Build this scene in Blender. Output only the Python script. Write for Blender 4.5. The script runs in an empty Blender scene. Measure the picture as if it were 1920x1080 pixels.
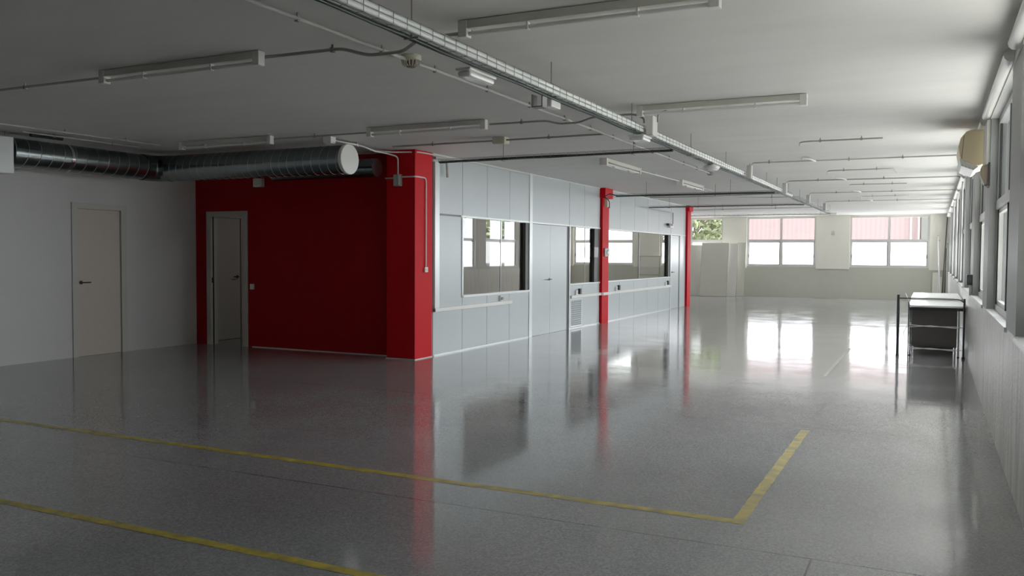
import bpy, math, random
from mathutils import Vector, Matrix
random.seed(7)
scn = bpy.context.scene
COL = scn.collection
PI = math.pi
CH = 2.87            # ceiling height
RX = 0.47            # inner face of the window wall
PX = -6.346          # partition face

# ------------------------------------------------------------------ materials
def new_mat(name):
    m = bpy.data.materials.new(name); m.use_nodes = True
    nt = m.node_tree
    return m, nt, nt.nodes['Principled BSDF'], nt.nodes['Material Output']

def mat(name, col, rough=0.5, metal=0.0, noise=0.06, scale=3.0, bump=0.0, bscale=60.0, emis=None, estr=0.0, coat=0.0, stretch=None, spec=0.5):
    m, nt, b, out = new_mat(name)
    L = nt.links
    tc = nt.nodes.new('ShaderNodeTexCoord')
    n = nt.nodes.new('ShaderNodeTexNoise'); n.inputs['Scale'].default_value = scale; n.inputs['Detail'].default_value = 5
    vec = tc.outputs['Object']
    if stretch:
        mp = nt.nodes.new('ShaderNodeMapping'); mp.inputs['Scale'].default_value = stretch; L.new(vec, mp.inputs['Vector']); vec = mp.outputs[0]
    b.inputs['Specular IOR Level'].default_value = spec
    L.new(vec, n.inputs['Vector'])
    r = nt.nodes.new('ShaderNodeMapRange')
    r.inputs['To Min'].default_value = 1 - noise; r.inputs['To Max'].default_value = 1 + noise
    L.new(n.outputs['Fac'], r.inputs['Value'])
    mx = nt.nodes.new('ShaderNodeVectorMath'); mx.operation = 'SCALE'
    mx.inputs[0].default_value = col[:3]
    L.new(r.outputs['Result'], mx.inputs['Scale'])
    L.new(mx.outputs['Vector'], b.inputs['Base Color'])
    b.inputs['Roughness'].default_value = rough
    b.inputs['Metallic'].default_value = metal
    b.inputs['Coat Weight'].default_value = coat
    if bump:
        n2 = nt.nodes.new('ShaderNodeTexNoise'); n2.inputs['Scale'].default_value = bscale; n2.inputs['Detail'].default_value = 4
        L.new(vec, n2.inputs['Vector'])
        bp = nt.nodes.new('ShaderNodeBump'); bp.inputs['Strength'].default_value = bump; bp.inputs['Distance'].default_value = 0.01
        L.new(n2.outputs['Fac'], bp.inputs['Height']); L.new(bp.outputs['Normal'], b.inputs['Normal'])
    if emis:
        b.inputs['Emission Color'].default_value = (*emis, 1); b.inputs['Emission Strength'].default_value = estr
    return m

def floor_mat():
    m, nt, b, out = new_mat('polished_terrazzo')
    L = nt.links; N = nt.nodes.new
    tc = N('ShaderNodeNewGeometry'); sep = N('ShaderNodeSeparateXYZ'); L.new(tc.outputs['Position'], sep.inputs[0])
    def noise(scale, detail, rough=0.5):
        n = N('ShaderNodeTexNoise'); n.inputs['Scale'].default_value = scale; n.inputs['Detail'].default_value = detail
        n.inputs['Roughness'].default_value = rough
        L.new(tc.outputs['Position'], n.inputs['Vector']); return n
    def ramp(src, stops):
        r = N('ShaderNodeValToRGB'); el = r.color_ramp.elements
        while len(el) < len(stops): el.new(0.5)
        for e, (p, c) in zip(el, stops): e.position = p; e.color = (*c, 1)
        L.new(src, r.inputs[0]); return r.outputs[0]
    v = N('ShaderNodeTexVoronoi'); v.inputs['Scale'].default_value = 110; L.new(tc.outputs['Position'], v.inputs['Vector'])
    spk = ramp(v.outputs['Color'], [(0.1, (0.18, 0.178, 0.182)), (0.5, (0.235, 0.233, 0.238)), (0.95, (0.32, 0.318, 0.322))])
    big = ramp(noise(0.55, 6, 0.6).outputs['Fac'], [(0.3, (0.84, 0.84, 0.85)), (0.7, (1.12, 1.12, 1.10))])
    mul = N('ShaderNodeMix'); mul.data_type = 'RGBA'; mul.blend_type = 'MULTIPLY'; mul.inputs['Factor'].default_value = 1
    L.new(spk, mul.inputs['A']); L.new(big, mul.inputs['B'])
    # saw-cut joints in the slab
    def line(axis, c, w):
        s = N('ShaderNodeMath'); s.operation = 'SUBTRACT'; L.new(sep.outputs[axis], s.inputs[0]); s.inputs[1].default_value = c
        a = N('ShaderNodeMath'); a.operation = 'ABSOLUTE'; L.new(s.outputs[0], a.inputs[0])
        t = N('ShaderNodeMath'); t.operation = 'LESS_THAN'; L.new(a.outputs[0], t.inputs[0]); t.inputs[1].default_value = w
        return t.outputs[0]
    masks = [line('Y', y, 0.006 if y < 7 else 0.013) for y in (4.31, 7.64, 9.4, 13.6, 17.2, 20.6, 24.2, 27.8)]
    xl = line('X', -0.49, 0.005); near = N('ShaderNodeMath'); near.operation = 'LESS_THAN'; L.new(sep.outputs['Y'], near.inputs[0]); near.inputs[1].default_value = 4.31
    xm = N('ShaderNodeMath'); xm.operation = 'MULTIPLY'; L.new(xl, xm.inputs[0]); L.new(near.outputs[0], xm.inputs[1]); masks.append(xm.outputs[0])
    acc = masks[0]
    for k in masks[1:]:
        a = N('ShaderNodeMath'); a.operation = 'MAXIMUM'; L.new(acc, a.inputs[0]); L.new(k, a.inputs[1]); acc = a.outputs[0]
    brk = N('ShaderNodeMath'); brk.operation = 'MULTIPLY'; L.new(acc, brk.inputs[0])
    L.new(ramp(noise(3, 3).outputs['Fac'], [(0.3, (0.15,)*3), (0.55, (0.8,)*3)]), brk.inputs[1])
    jm = N('ShaderNodeMix'); jm.data_type = 'RGBA'; L.new(brk.outputs[0], jm.inputs['Factor'])
    L.new(mul.outputs['Result'], jm.inputs['A']); jm.inputs['B'].default_value = (0.055, 0.05, 0.04, 1)
    L.new(jm.outputs['Result'], b.inputs['Base Color'])
    rr = N('ShaderNodeMapRange'); rr.inputs['To Min'].default_value = 0.06; rr.inputs['To Max'].default_value = 0.13
    rr.inputs['From Min'].default_value = 0.3; rr.inputs['From Max'].default_value = 0.7
    L.new(noise(1.3, 6, 0.65).outputs['Fac'], rr.inputs['Value']); L.new(rr.outputs['Result'], b.inputs['Roughness'])
    b.inputs['IOR'].default_value = 1.75
    bp = N('ShaderNodeBump'); bp.inputs['Strength'].default_value = 0.12; bp.inputs['Distance'].default_value = 0.02
    L.new(noise(1.6, 3, 0.5).outputs['Fac'], bp.inputs['Height']); L.new(bp.outputs['Normal'], b.inputs['Normal'])
    return m

def streak_mat():
    m, nt, b, out = new_mat('streaked_white_paint')
    L = nt.links; N = nt.nodes.new
    tc = N('ShaderNodeTexCoord'); mp = N('ShaderNodeMapping'); mp.inputs['Scale'].default_value = (1, 5, 0.6)
    L.new(tc.outputs['Object'], mp.inputs['Vector'])
    n = N('ShaderNodeTexNoise'); n.inputs['Scale'].default_value = 2.2; n.inputs['Detail'].default_value = 7; n.inputs['Roughness'].default_value = 0.7
    L.new(mp.outputs[0], n.inputs['Vector'])
    r = N('ShaderNodeValToRGB'); r.color_ramp.elements[0].position = 0.3; r.color_ramp.elements[0].color = (0.42, 0.42, 0.40, 1)
    r.color_ramp.elements[1].position = 0.62; r.color_ramp.elements[1].color = (0.95, 0.95, 0.92, 1)
    L.new(n.outputs['Fac'], r.inputs[0]); L.new(r.outputs[0], b.inputs['Base Color'])
    b.inputs['Roughness'].default_value = 0.38
    n2 = N('ShaderNodeTexNoise'); n2.inputs['Scale'].default_value = 35; n2.inputs['Detail'].default_value = 4; L.new(tc.outputs['Object'], n2.inputs['Vector'])
    bp = N('ShaderNodeBump'); bp.inputs['Strength'].default_value = 0.45; bp.inputs['Distance'].default_value = 0.012
    L.new(n2.outputs['Fac'], bp.inputs['Height']); L.new(bp.outputs['Normal'], b.inputs['Normal'])
    return m

def glass_mat(name, tint=(1, 1, 1), ior=1.5, rough=0.0):
    m, nt, b, out = new_mat(name); nt.nodes.remove(b)
    N = nt.nodes.new; L = nt.links
    t = N('ShaderNodeBsdfTransparent'); t.inputs[0].default_value = (*tint, 1)
    g = N('ShaderNodeBsdfGlossy'); g.inputs['Roughness'].default_value = rough
    f = N('ShaderNodeFresnel'); f.inputs['IOR'].default_value = ior
    geo = N('ShaderNodeNewGeometry'); inv = N('ShaderNodeMath'); inv.operation = 'SUBTRACT'; inv.inputs[0].default_value = 1
    L.new(geo.outputs['Backfacing'], inv.inputs[1])
    fm = N('ShaderNodeMath'); fm.operation = 'MULTIPLY'; L.new(f.outputs[0], fm.inputs[0]); L.new(inv.outputs[0], fm.inputs[1])
    mx = N('ShaderNodeMixShader'); L.new(fm.outputs[0], mx.inputs[0]); L.new(t.outputs[0], mx.inputs[1]); L.new(g.outputs[0], mx.inputs[2])
    L.new(mx.outputs[0], out.inputs[0]); return m

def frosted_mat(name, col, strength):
    # frosted glass: even emission stands in for daylight through the sheet; glossy face
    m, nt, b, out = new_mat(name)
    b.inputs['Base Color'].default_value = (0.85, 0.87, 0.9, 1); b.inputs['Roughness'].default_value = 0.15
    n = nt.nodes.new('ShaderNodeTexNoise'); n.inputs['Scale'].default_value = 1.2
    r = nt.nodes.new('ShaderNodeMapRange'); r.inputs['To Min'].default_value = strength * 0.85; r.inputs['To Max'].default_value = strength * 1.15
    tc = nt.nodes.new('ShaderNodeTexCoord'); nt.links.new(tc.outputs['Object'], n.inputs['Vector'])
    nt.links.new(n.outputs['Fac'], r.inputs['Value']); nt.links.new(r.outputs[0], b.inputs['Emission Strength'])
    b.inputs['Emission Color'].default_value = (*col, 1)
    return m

def tape_mat():
    m, nt, b, out = new_mat('worn_yellow_tape')
    N = nt.nodes.new; L = nt.links
    tc = N('ShaderNodeTexCoord')
    n = N('ShaderNodeTexNoise'); n.inputs['Scale'].default_value = 9; n.inputs['Detail'].default_value = 6; L.new(tc.outputs['Object'], n.inputs['Vector'])
    r = N('ShaderNodeValToRGB'); r.color_ramp.elements[0].position = 0.32; r.color_ramp.elements[0].color = (0.20, 0.17, 0.06, 1)
    r.color_ramp.elements[1].position = 0.6; r.color_ramp.elements[1].color = (0.52, 0.40, 0.04, 1)
    L.new(n.outputs['Fac'], r.inputs[0])
    L.new(r.outputs[0], b.inputs['Base Color']); b.inputs['Roughness'].default_value = 0.35
    return m

def spiral_mat():
    m, nt, b, out = new_mat('galvanised_spiral_steel')
    N = nt.nodes.new; L = nt.links
    tc = N('ShaderNodeTexCoord')
    n = N('ShaderNodeTexNoise'); n.inputs['Scale'].default_value = 14; L.new(tc.outputs['Object'], n.inputs['Vector'])
    r = N('ShaderNodeMapRange'); r.inputs['To Min'].default_value = 0.25; r.inputs['To Max'].default_value = 0.27; L.new(n.outputs['Fac'], r.inputs['Value'])
    L.new(r.outputs[0], b.inputs['Roughness'])
    b.inputs['Base Color'].default_value = (0.22, 0.245, 0.25, 1); b.inputs['Metallic'].default_value = 1
    return m

def cladding_mat():
    m, nt, b, out = new_mat('pink_cladding')
    N = nt.nodes.new; L = nt.links
    tc = N('ShaderNodeTexCoord')
    w = N('ShaderNodeTexWave'); w.bands_direction = 'X'; w.inputs['Scale'].default_value = 1.5; w.inputs['Distortion'].default_value = 1
    L.new(tc.outputs['Object'], w.inputs['Vector'])
    r = N('ShaderNodeValToRGB'); r.color_ramp.elements[0].color = (0.34, 0.235, 0.25, 1); r.color_ramp.elements[1].color = (0.38, 0.27, 0.28, 1)
    L.new(w.outputs['Fac'], r.inputs[0]); L.new(r.outputs[0], b.inputs['Base Color']); b.inputs['Roughness'].default_value = 0.7
    return m

M = dict(
    floor=floor_mat(), streak=streak_mat(), tape=tape_mat(), spiral=spiral_mat(), cladding=cladding_mat(),
    ceil=mat('ceiling_plaster', (0.72, 0.705, 0.68), 0.8, noise=0.10, scale=1.6, bump=0.30, bscale=5, stretch=(.35, 1.6, 1)),
    white=mat('white_wall_paint', (0.58, 0.565, 0.55), 0.6, noise=0.03, bump=0.08, bscale=40),
    red=mat('red_paint_shaded', (0.34, 0.0015, 0.006), 0.6, noise=0.05, bump=0.08, bscale=40, spec=0.12),  # column paint with the wall's shade darkened into its colour
    redlit=mat('red_paint_lit', (0.60, 0.003, 0.009), 0.6, noise=0.05, bump=0.08, bscale=40, spec=0.12),  # same paint as the wall, colour kept lighter for the lit columns
    part=mat('partition_laminate', (0.49, 0.525, 0.54), 0.32, noise=0.03),
    joint=mat('shadow_gap', (0.22, 0.23, 0.23), 0.6),
    partframe=mat('partition_aluminium', (0.72, 0.74, 0.74), 0.3, 0.2),
    darkframe=mat('dark_reveal', (0.035, 0.035, 0.032), 0.5),
    cream=mat('cream_wall_paint', (0.76, 0.74, 0.66), 0.6, noise=0.03, bump=0.1, bscale=30),
    dado=mat('greenish_grey_paint', (0.47, 0.47, 0.40), 0.5, noise=0.06, bump=0.1, bscale=30),
    alu=mat('grey_aluminium', (0.42, 0.43, 0.43), 0.35, 0.5),
    pier=mat('grey_pier_paint', (0.28, 0.29, 0.28), 0.5),
    lightalu=mat('pale_aluminium', (0.66, 0.66, 0.64), 0.35, 0.3),
    black=mat('black_plastic', (0.012, 0.012, 0.012), 0.35),
    rubber=mat('black_rubber', (0.02, 0.02, 0.02), 0.8),
    doorw=mat('cream_door_leaf', (0.56, 0.49, 0.42), 0.4, noise=0.03),
    doorframe=mat('pale_door_frame', (0.52, 0.50, 0.45), 0.45),
    pvc=mat('grey_pvc_conduit', (0.50, 0.49, 0.46), 0.45),
    pvcw=mat('white_pvc_conduit', (0.74, 0.72, 0.70), 0.4),
    steel=mat('steel_conduit', (0.40, 0.39, 0.36), 0.4, 0.3),
    clip=mat('clip_metal', (0.30, 0.29, 0.27), 0.5, 0.3),
    plastic=mat('white_plastic', (0.80, 0.79, 0.75), 0.35),
    ivory=mat('aged_ivory_plastic', (0.68, 0.64, 0.50), 0.4),
    fixture=mat('fixture_enamel', (0.66, 0.65, 0.58), 0.35),
    tube=mat('fluorescent_tube', (0.85, 0.85, 0.82), 0.15),
    wire=mat('zinc_wire', (0.25, 0.26, 0.24), 0.4, 0.6),
    cablew=mat('white_cables', (0.93, 0.95, 0.92), 0.45),
    cableg=mat('dark_green_cables', (0.005, 0.022, 0.012), 0.5),
    galv=mat('pale_sheet_metal', (0.62, 0.64, 0.63), 0.45, 0.2),
    beige=mat('yellowed_plastic', (0.84, 0.70, 0.44), 0.45, noise=0.08),
    brown=mat('brown_plastic', (0.17, 0.13, 0.085), 0.5),
    grille=mat('louvre_metal', (0.55, 0.59, 0.60), 0.35, 0.3),
    desk=mat('white_desk_laminate', (0.80, 0.80, 0.78), 0.18),
    darkpanel=mat('dark_brown_panel', (0.06, 0.052, 0.05), 0.45),
    chrome=mat('chrome', (0.75, 0.75, 0.75), 0.12, 1.0),
    blacksteel=mat('black_steel_tube', (0.05, 0.055, 0.06), 0.35, 0.5),
    board=mat('grey_board', (0.52, 0.51, 0.45), 0.55, noise=0.05),
    boardlight=mat('pale_board_edge', (0.64, 0.63, 0.58), 0.5),
    darkpole=mat('dark_pole', (0.09, 0.08, 0.06), 0.4, 0.4),
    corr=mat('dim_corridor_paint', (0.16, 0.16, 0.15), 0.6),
    inner=mat('back_room_paint', (0.50, 0.45, 0.40), 0.6),
    exwhite=mat('pale_render', (0.62, 0.62, 0.60), 0.8),
    asphalt=mat('pale_paving', (0.55, 0.54, 0.52), 0.9),
    bark=mat('bark', (0.16, 0.13, 0.10), 0.9),
    leaf=mat('olive_leaves', (0.15, 0.175, 0.08), 0.6, noise=0.5, scale=2),
    glass=glass_mat('clear_glass', (0.96, 0.98, 0.98), 1.5),
    pglass=glass_mat('partition_glass', (0.72, 0.72, 0.70), 1.6),
    frostdim=frosted_mat('dim_glowing_frosted_glass', (0.90, 0.95, 1.0), 0.75),  # same frosted glass with a weaker glow put in
    frost=frosted_mat('glowing_frosted_glass', (0.93, 0.96, 1.0), 5.0),
)

# ------------------------------------------------------------------ mesh builder
class MB:
    def __init__(self): self.v = []; self.f = []; self.s = []
    def add(self, verts, faces, smooth=False):
        o = len(self.v); self.v += [tuple(p) for p in verts]
        self.f += [tuple(i + o for i in f) for f in faces]; self.s += [smooth] * len(faces); return self
    def box(self, x0, x1, y0, y1, z0, z1):
        x0, x1 = sorted((x0, x1)); y0, y1 = sorted((y0, y1)); z0, z1 = sorted((z0, z1))
        v = [(x0, y0, z0), (x1, y0, z0), (x1, y1, z0), (x0, y1, z0), (x0, y0, z1), (x1, y0, z1), (x1, y1, z1), (x0, y1, z1)]
        return self.add(v, [(0, 3, 2, 1), (4, 5, 6, 7), (0, 1, 5, 4), (1, 2, 6, 5), (2, 3, 7, 6), (3, 0, 4, 7)])
    def tube(self, pts, r, n=8, fillet=0.0, cap=True, closed_r=None):
        pts = [Vector(p) for p in pts]
        if fillet and len(pts) > 2:
            q = [pts[0]]
            for a, b, c in zip(pts, pts[1:], pts[2:]):
                u = (a - b); w = (c - b); k = min(fillet, u.length * 0.49, w.length * 0.49)
                p0 = b + u.normalized() * k; p2 = b + w.normalized() * k
                for t in (0, .25, .5, .75, 1): q.append(p0 * (1 - t) ** 2 + b * 2 * t * (1 - t) + p2 * t * t)
            q.append(pts[-1]); pts = q
        q = [pts[0]]
        for p in pts[1:]:
            if (p - q[-1]).length > 1e-5: q.append(p)
        pts = q
        T = []
        for i in range(len(pts)):
            a = pts[max(i - 1, 0)]; b = pts[min(i + 1, len(pts) - 1)]; T.append((b - a).normalized())
        up = Vector((0, 0, 1)) if abs(T[0].z) < 0.9 else Vector((1, 0, 0))
        U = T[0].cross(up).normalized(); verts = []
        for i, p in enumerate(pts):
            U = (U - T[i] * U.dot(T[i])).normalized(); W = T[i].cross(U)
            for k in range(n):
                a = 2 * PI * k / n; verts.append(p + (U * math.cos(a) + W * math.sin(a)) * r)
        F = []
        for i in range(len(pts) - 1):
            for k in range(n):
                F.append((i * n + k, i * n + (k + 1) % n, (i + 1) * n + (k + 1) % n, (i + 1) * n + k))
        self.add(verts, F, n > 4)
        if cap:
            self.add(verts[:n], [tuple(range(n))[::-1]]); self.add(verts[-n:], [tuple(range(n))])
        return self
    def lathe(self, prof, origin=(0, 0, 0), axis='z', n=28, smooth=True):
        # prof: list of (radius, height along axis)
        verts = []
        for r, h in prof:
            for k in range(n):
                a = 2 * PI * k / n; c, s = r * math.cos(a), r * math.sin(a)
                p = {'z': (c, s, h), 'y': (c, h, s), 'x': (h, c, s)}[axis]
                verts.append((p[0] + origin[0], p[1] + origin[1], p[2] + origin[2]))
        F = []
        for i in range(len(prof) - 1):
            for k in range(n): F.append((i * n + k, i * n + (k + 1) % n, (i + 1) * n + (k + 1) % n, (i + 1) * n + k))
        self.add(verts, F, smooth)
        self.add(verts[:n], [tuple(range(n))]); self.add(verts[-n:], [tuple(range(n))])
        return self
    def prism(self, poly, axis, a, b):
        # poly in the two other axes, extruded from a to b along axis
        def mk(p, t): return {'x': (t, p[0], p[1]), 'y': (p[0], t, p[1]), 'z': (p[0], p[1], t)}[axis]
        n = len(poly); v = [mk(p, a) for p in poly] + [mk(p, b) for p in poly]
        return self.add(v, [tuple(range(n)), tuple(range(n, 2 * n))] + [(i, (i + 1) % n, n + (i + 1) % n, n + i) for i in range(n)])

import bmesh
def build(mb, name, m, parent=None, loc=None, bevel=0.0, matrix=None):
    """link the builder as one mesh object; coordinates are world ones, the origin goes to loc (or the parent's)"""
    me = bpy.data.meshes.new(name)
    if parent is not None and loc is None: loc = Vector(parent['_org'])
    if loc is None:
        xs = [p[0] for p in mb.v]; ys = [p[1] for p in mb.v]; zs = [p[2] for p in mb.v]
        loc = Vector(((min(xs) + max(xs)) / 2, (min(ys) + max(ys)) / 2, min(zs)))
    loc = Vector(loc)
    me.from_pydata([tuple(Vector(p) - loc) for p in mb.v], [], mb.f)
    for p, s in zip(me.polygons, mb.s): p.use_smooth = s
    bm = bmesh.new(); bm.from_mesh(me); bmesh.ops.recalc_face_normals(bm, faces=bm.faces); bm.to_mesh(me); bm.free()
    me.materials.append(M[m] if isinstance(m, str) else m)
    o = bpy.data.objects.new(name, me); COL.objects.link(o)
    if parent is not None:
        o.parent = parent; o.location = loc - Vector(parent['_org'])
    else:
        o.location = loc
    o['_org'] = tuple(loc)
    if bevel:
        b = o.modifiers.new('bevel', 'BEVEL'); b.width = bevel; b.segments = 2; b.limit_method = 'ANGLE'
    return o

def tag(o, label=None, cat=None, group=None, kind=None):
    if label: o['label'] = label
    if cat: o['category'] = cat
    if group: o['group'] = group
    if kind: o['kind'] = kind
    return o
def thing(name, label, cat, loc, group=None):
    o = bpy.data.objects.new(name, None); COL.objects.link(o); o.location = loc; o.empty_display_size = 0.1
    o['_org'] = tuple(loc); return tag(o, label, cat, group)
def struct(mb, name, m, parent=None, label=None, cat=None):
    o = build(mb, name, m, parent)
    if parent is None: tag(o, label, cat, None, 'structure')
    return o
def sroot(name, loc, label=None, cat=None):
    o = thing(name, label, cat, loc); o['kind'] = 'structure'; return o

# ------------------------------------------------------------------ room shell
struct(MB().box(-13.4, 0.75, -4.2, 32.0, -0.15, 0), 'floor', 'floor', label='glossy grey speckled terrazzo floor of the long hall', cat='floor')
struct(MB().box(-13.4, 0.75, -4.2, 32.0, CH, CH + 0.2), 'ceiling', 'ceil', label='grey painted concrete ceiling slab over the whole hall', cat='ceiling')
struct(MB().box(-10.7, RX, -4.2, -4.0, 0, CH), 'wall_rear', 'corr', label='plain grey end wall behind the viewpoint', cat='wall')
LX = -10.58
wl = MB().box(LX - .15, LX, -4.0, 8.0, 0, CH).box(LX - .15, LX, 8.88, 10.25, 0, CH).box(LX - .15, LX, 8.0, 8.88, 2.13, CH)
struct(wl, 'wall_left', 'white', label='white wall on the left with one closed cream door', cat='wall')
RY = 10.22
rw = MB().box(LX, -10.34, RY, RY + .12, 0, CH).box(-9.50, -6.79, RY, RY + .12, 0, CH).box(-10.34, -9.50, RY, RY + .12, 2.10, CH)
struct(rw, 'wall_middle', 'red', label='shaded red wall with an open doorway, left of the big red column', cat='wall')
struct(MB().box(-9.42, -6.80, RY - .008, RY, 0, 0.012), 'trim_1', 'boardlight', label='thin pale sealant line along the foot of the red wall', cat='trim')
struct(MB().box(LX - .12, LX - .06, 7.9, 9.0, 0, 2.2), 'wall_left_light_block', 'corr', label='unseen panel added to block outside light behind the closed cream door', cat='wall')  # added panel that stops outside light leaking round the door
# corridor behind the red wall and back room behind the glazed partition
struct(MB().box(-12.9, -7.3, 12.6, 12.7, 0, CH).box(-7.4, -7.3, RY + .12, 12.6, 0, CH).box(-12.9, -12.8, RY + .12, 12.6, 0, CH), 'wall_corridor', 'white',
       label='dim grey corridor wall seen through the open doorway', cat='wall')

def window(n, axis, pos, a, b, z0, z1, zt, label, depth=0.07, out=1, glass_lo='frost', handle=True, off=0.06, fm='alu', cat='window'):
    """one sliding window. axis 'x': lies in a plane y=pos and spans x a..b; axis 'y': in a plane x=pos, spans y a..b.
       out = +1/-1 direction to the outside along the other axis"""
    def bx(mb, s0, s1, d0, d1, q0, q1):
        d0, d1 = pos + out * d0, pos + out * d1
        return mb.box(s0, s1, d0, d1, q0, q1) if axis == 'x' else mb.box(d0, d1, s0, s1, q0, q1)
    org = ((a + b) / 2, pos, z0) if axis == 'x' else (pos, (a + b) / 2, z0)
    r = sroot('window_%d' % n, org, label, cat)
    t = 0.055; f = MB(); D0, D1 = off, off + depth
    bx(f, a, a + t, D0, D1, z0, z1); bx(f, b - t, b, D0, D1, z0, z1)
    bx(f, a + t, b - t, D0, D1, z0, z0 + t); bx(f, a + t, b - t, D0, D1, z1 - t, z1); bx(f, a + t, b - t, D0 - .01, D1, zt - .04, zt + .04)
    build(f, 'window_frame', fm, r)
    c = (a + b) / 2
    gk = MB()
    for e in (b - t, c - .03):
        bx(gk, e - .006, e, D0 + .006, D0 + .03, zt + .04, z1 - t); bx(gk, e - .006, e, D0 + .002, D0 + .014, z0 + t, zt - .04)
    for e in (a + t, c + .03):
        bx(gk, e, e + .006, D0 + .006, D0 + .03, zt + .04, z1 - t)
    build(gk, 'gasket', 'black', r)
    m = MB(); bx(m, c - .03, c + .03, D0 + .005, D1 - .005, z0 + t, zt - .04); bx(m, c - .03, c + .03, D0 + .005, D1 - .005, zt + .04, z1 - t)
    build(m, 'mullion', fm, r)
    for (s0, s1) in ((a + t, c - .03), (c + .03, b - t)):
        sf = MB(); w = 0.035
        bx(sf, s0, s0 + w, D0 + .015, D1 - .015, z0 + t, zt - .04); bx(sf, s1 - w, s1, D0 + .015, D1 - .015, z0 + t, zt - .04)
        bx(sf, s0 + w, s1 - w, D0 + .015, D1 - .015, z0 + t, z0 + t + w); bx(sf, s0 + w, s1 - w, D0 + .015, D1 - .015, zt - .04 - w, zt - .04)
        sash = build(sf, 'sash', 'lightalu' if fm == 'alu' else fm, r)
        p = MB(); bx(p, s0 + w, s1 - w, D0 + .032, D0 + .038, z0 + t + w, zt - .04 - w); build(p, 'pane', glass_lo, sash)
        p = MB(); bx(p, s0, s1, D0 + .032, D0 + .038, zt + .04, z1 - t); build(p, 'pane', 'glass', r)
    if handle:
        h = MB(); bx(h, a + .06, a + .08, D0 - .012, D0 + .02, z0 + .32, z0 + .44); build(h, 'latch', 'black', r)
        h = MB(); bx(h, b - .08, b - .06, D0 - .012, D0 + .02, z0 + .32, z0 + .44); build(h, 'latch', 'black', r)
    return r

# --- window wall on the right
RS = 0.965; RT = 2.735; RTR = 1.93
RWIN = [(3.69, 6.07), (6.82, 9.20), (9.95, 12.33), (13.08, 15.46), (16.21, 18.59), (19.34, 21.72), (22.47, 24.85), (25.60, 27.98), (28.73, 31.11)]
struct(MB().box(RX, RX + .25, -4.2, 32.0, 0, RS), 'wall_right', 'streak', label='long window wall on the right, streaky white below the sills', cat='wall')
ps = MB(); edges = [-4.2] + [v for w in RWIN for v in w] + [32.0]
for i in range(0, len(edges), 2): ps.box(RX - .004, RX + .25, edges[i], edges[i + 1], RS, RT)
struct(ps, 'wall_right_piers', 'pier', label='grey painted piers between the windows of the right wall', cat='wall')
struct(MB().box(RX - .01, RX + .25, -4.2, 32.0, RT, CH), 'trim_2', 'lightalu', label='pale lintel band above the right hand windows', cat='trim')
co = MB()
for (a, b) in RWIN: co.tube([(RX - .03, a - .2, RT + .055), (RX - .03, b + .2, RT + .055)], 0.045, 12)
struct(co, 'trim_3', 'plastic', label='round white casing segments running along the top of the right wall', cat='trim')
si = MB()
for (a, b) in RWIN: si.box(RX - .015, RX + .14, a, b, RS - .03, RS + .004)
struct(si, 'trim_4', 'lightalu', label='pale window sills along the right wall', cat='trim')
words = ['nearest at the right edge of the picture', 'second from the right edge, before the air conditioner', 'under the air conditioner',
         'beside the black framed desks', 'just past the desks', 'fourth from the far corner', 'third from the far corner', 'second from the far corner', 'next to the far right corner']
WN = 1
for (a, b), w in zip(RWIN, words):
    window(WN, 'y', RX, a, b, RS, RT, RTR, 'aluminium sliding window in the right wall, ' + w, depth=0.08, out=1, glass_lo='glass', handle=False, off=0.06); WN += 1

# --- far wall
FY = 31.7; FS = 1.08; FT = 2.83; FTR = 2.0
FWIN = [(-12.72, -10.27), (-9.24, -6.87), (-6.02, -3.65), (-2.56, -0.09)]
struct(MB().box(-13.4, RX, FY + .03, FY + .28, 0, FS), 'wall_far', 'dado', label='greenish grey lower part of the far end wall', cat='wall')
fp = MB(); ex = [-13.1] + [v for w in FWIN for v in w] + [RX]
for i in range(0, len(ex), 2): fp.box(ex[i], ex[i + 1], FY - .01, FY + .28, FS - .06, FT)
fp.box(-13.1, RX, FY - .01, FY + .28, FT, CH)
struct(fp, 'wall_far_upper', 'cream', label='cream upper piers between the windows of the far wall', cat='wall')
fw = ['hidden behind the glazed partition', 'behind the leaning boards at far left', 'in the middle of the far wall', 'at the right end of the far wall']
for (a, b), w in zip(FWIN, fw):
    window(WN, 'x', FY, a, b, FS, FT, FTR, 'aluminium window with frosted lower panes, ' + w, out=1, handle=True, off=0.05, fm='lightalu'); WN += 1
struct(MB().box(0.02, 0.2, FY - .12, FY - .01, 0.0, .94).box(0.08, 0.3, FY - .16, FY - .12, 0, .80), 'trim_5', 'cream', label='stepped cream boxing in the far right corner', cat='trim')
# --- outer wall of the back room on the left
OX = -13.1
OWIN = [(15.61, 17.99), (18.74, 21.12), (21.87, 24.25), (25.0, 27.38), (28.13, 30.51)]
struct(MB().box(OX - .3, OX, 10.3, 32.0, 0, FS), 'wall_outer', 'inner', label='lower outer wall of the back room seen through the partition glass', cat='wall')
op = MB(); ex = [10.3] + [v for w in OWIN for v in w] + [32.0]
for i in range(0, len(ex), 2): op.box(OX - .3, OX, ex[i], ex[i + 1], FS, FT)
op.box(OX - .3, OX, 10.3, 32.0, FT, CH)
struct(op, 'wall_outer_upper', 'inner', label='upper outer wall of the back room between its windows', cat='wall')
ow = ['nearest to the corridor', 'second from the corridor', 'left of the one framed by the first partition pane', 'framed by the first partition pane', 'deepest in the back room']
for (a, b), w in zip(OWIN, ow):
    window(WN, 'y', OX, a, b, FS, FT - .1, FTR - .05, 'window in the back room outer wall, ' + w, out=-1, handle=False, off=0.05, glass_lo='frostdim'); WN += 1

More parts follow.
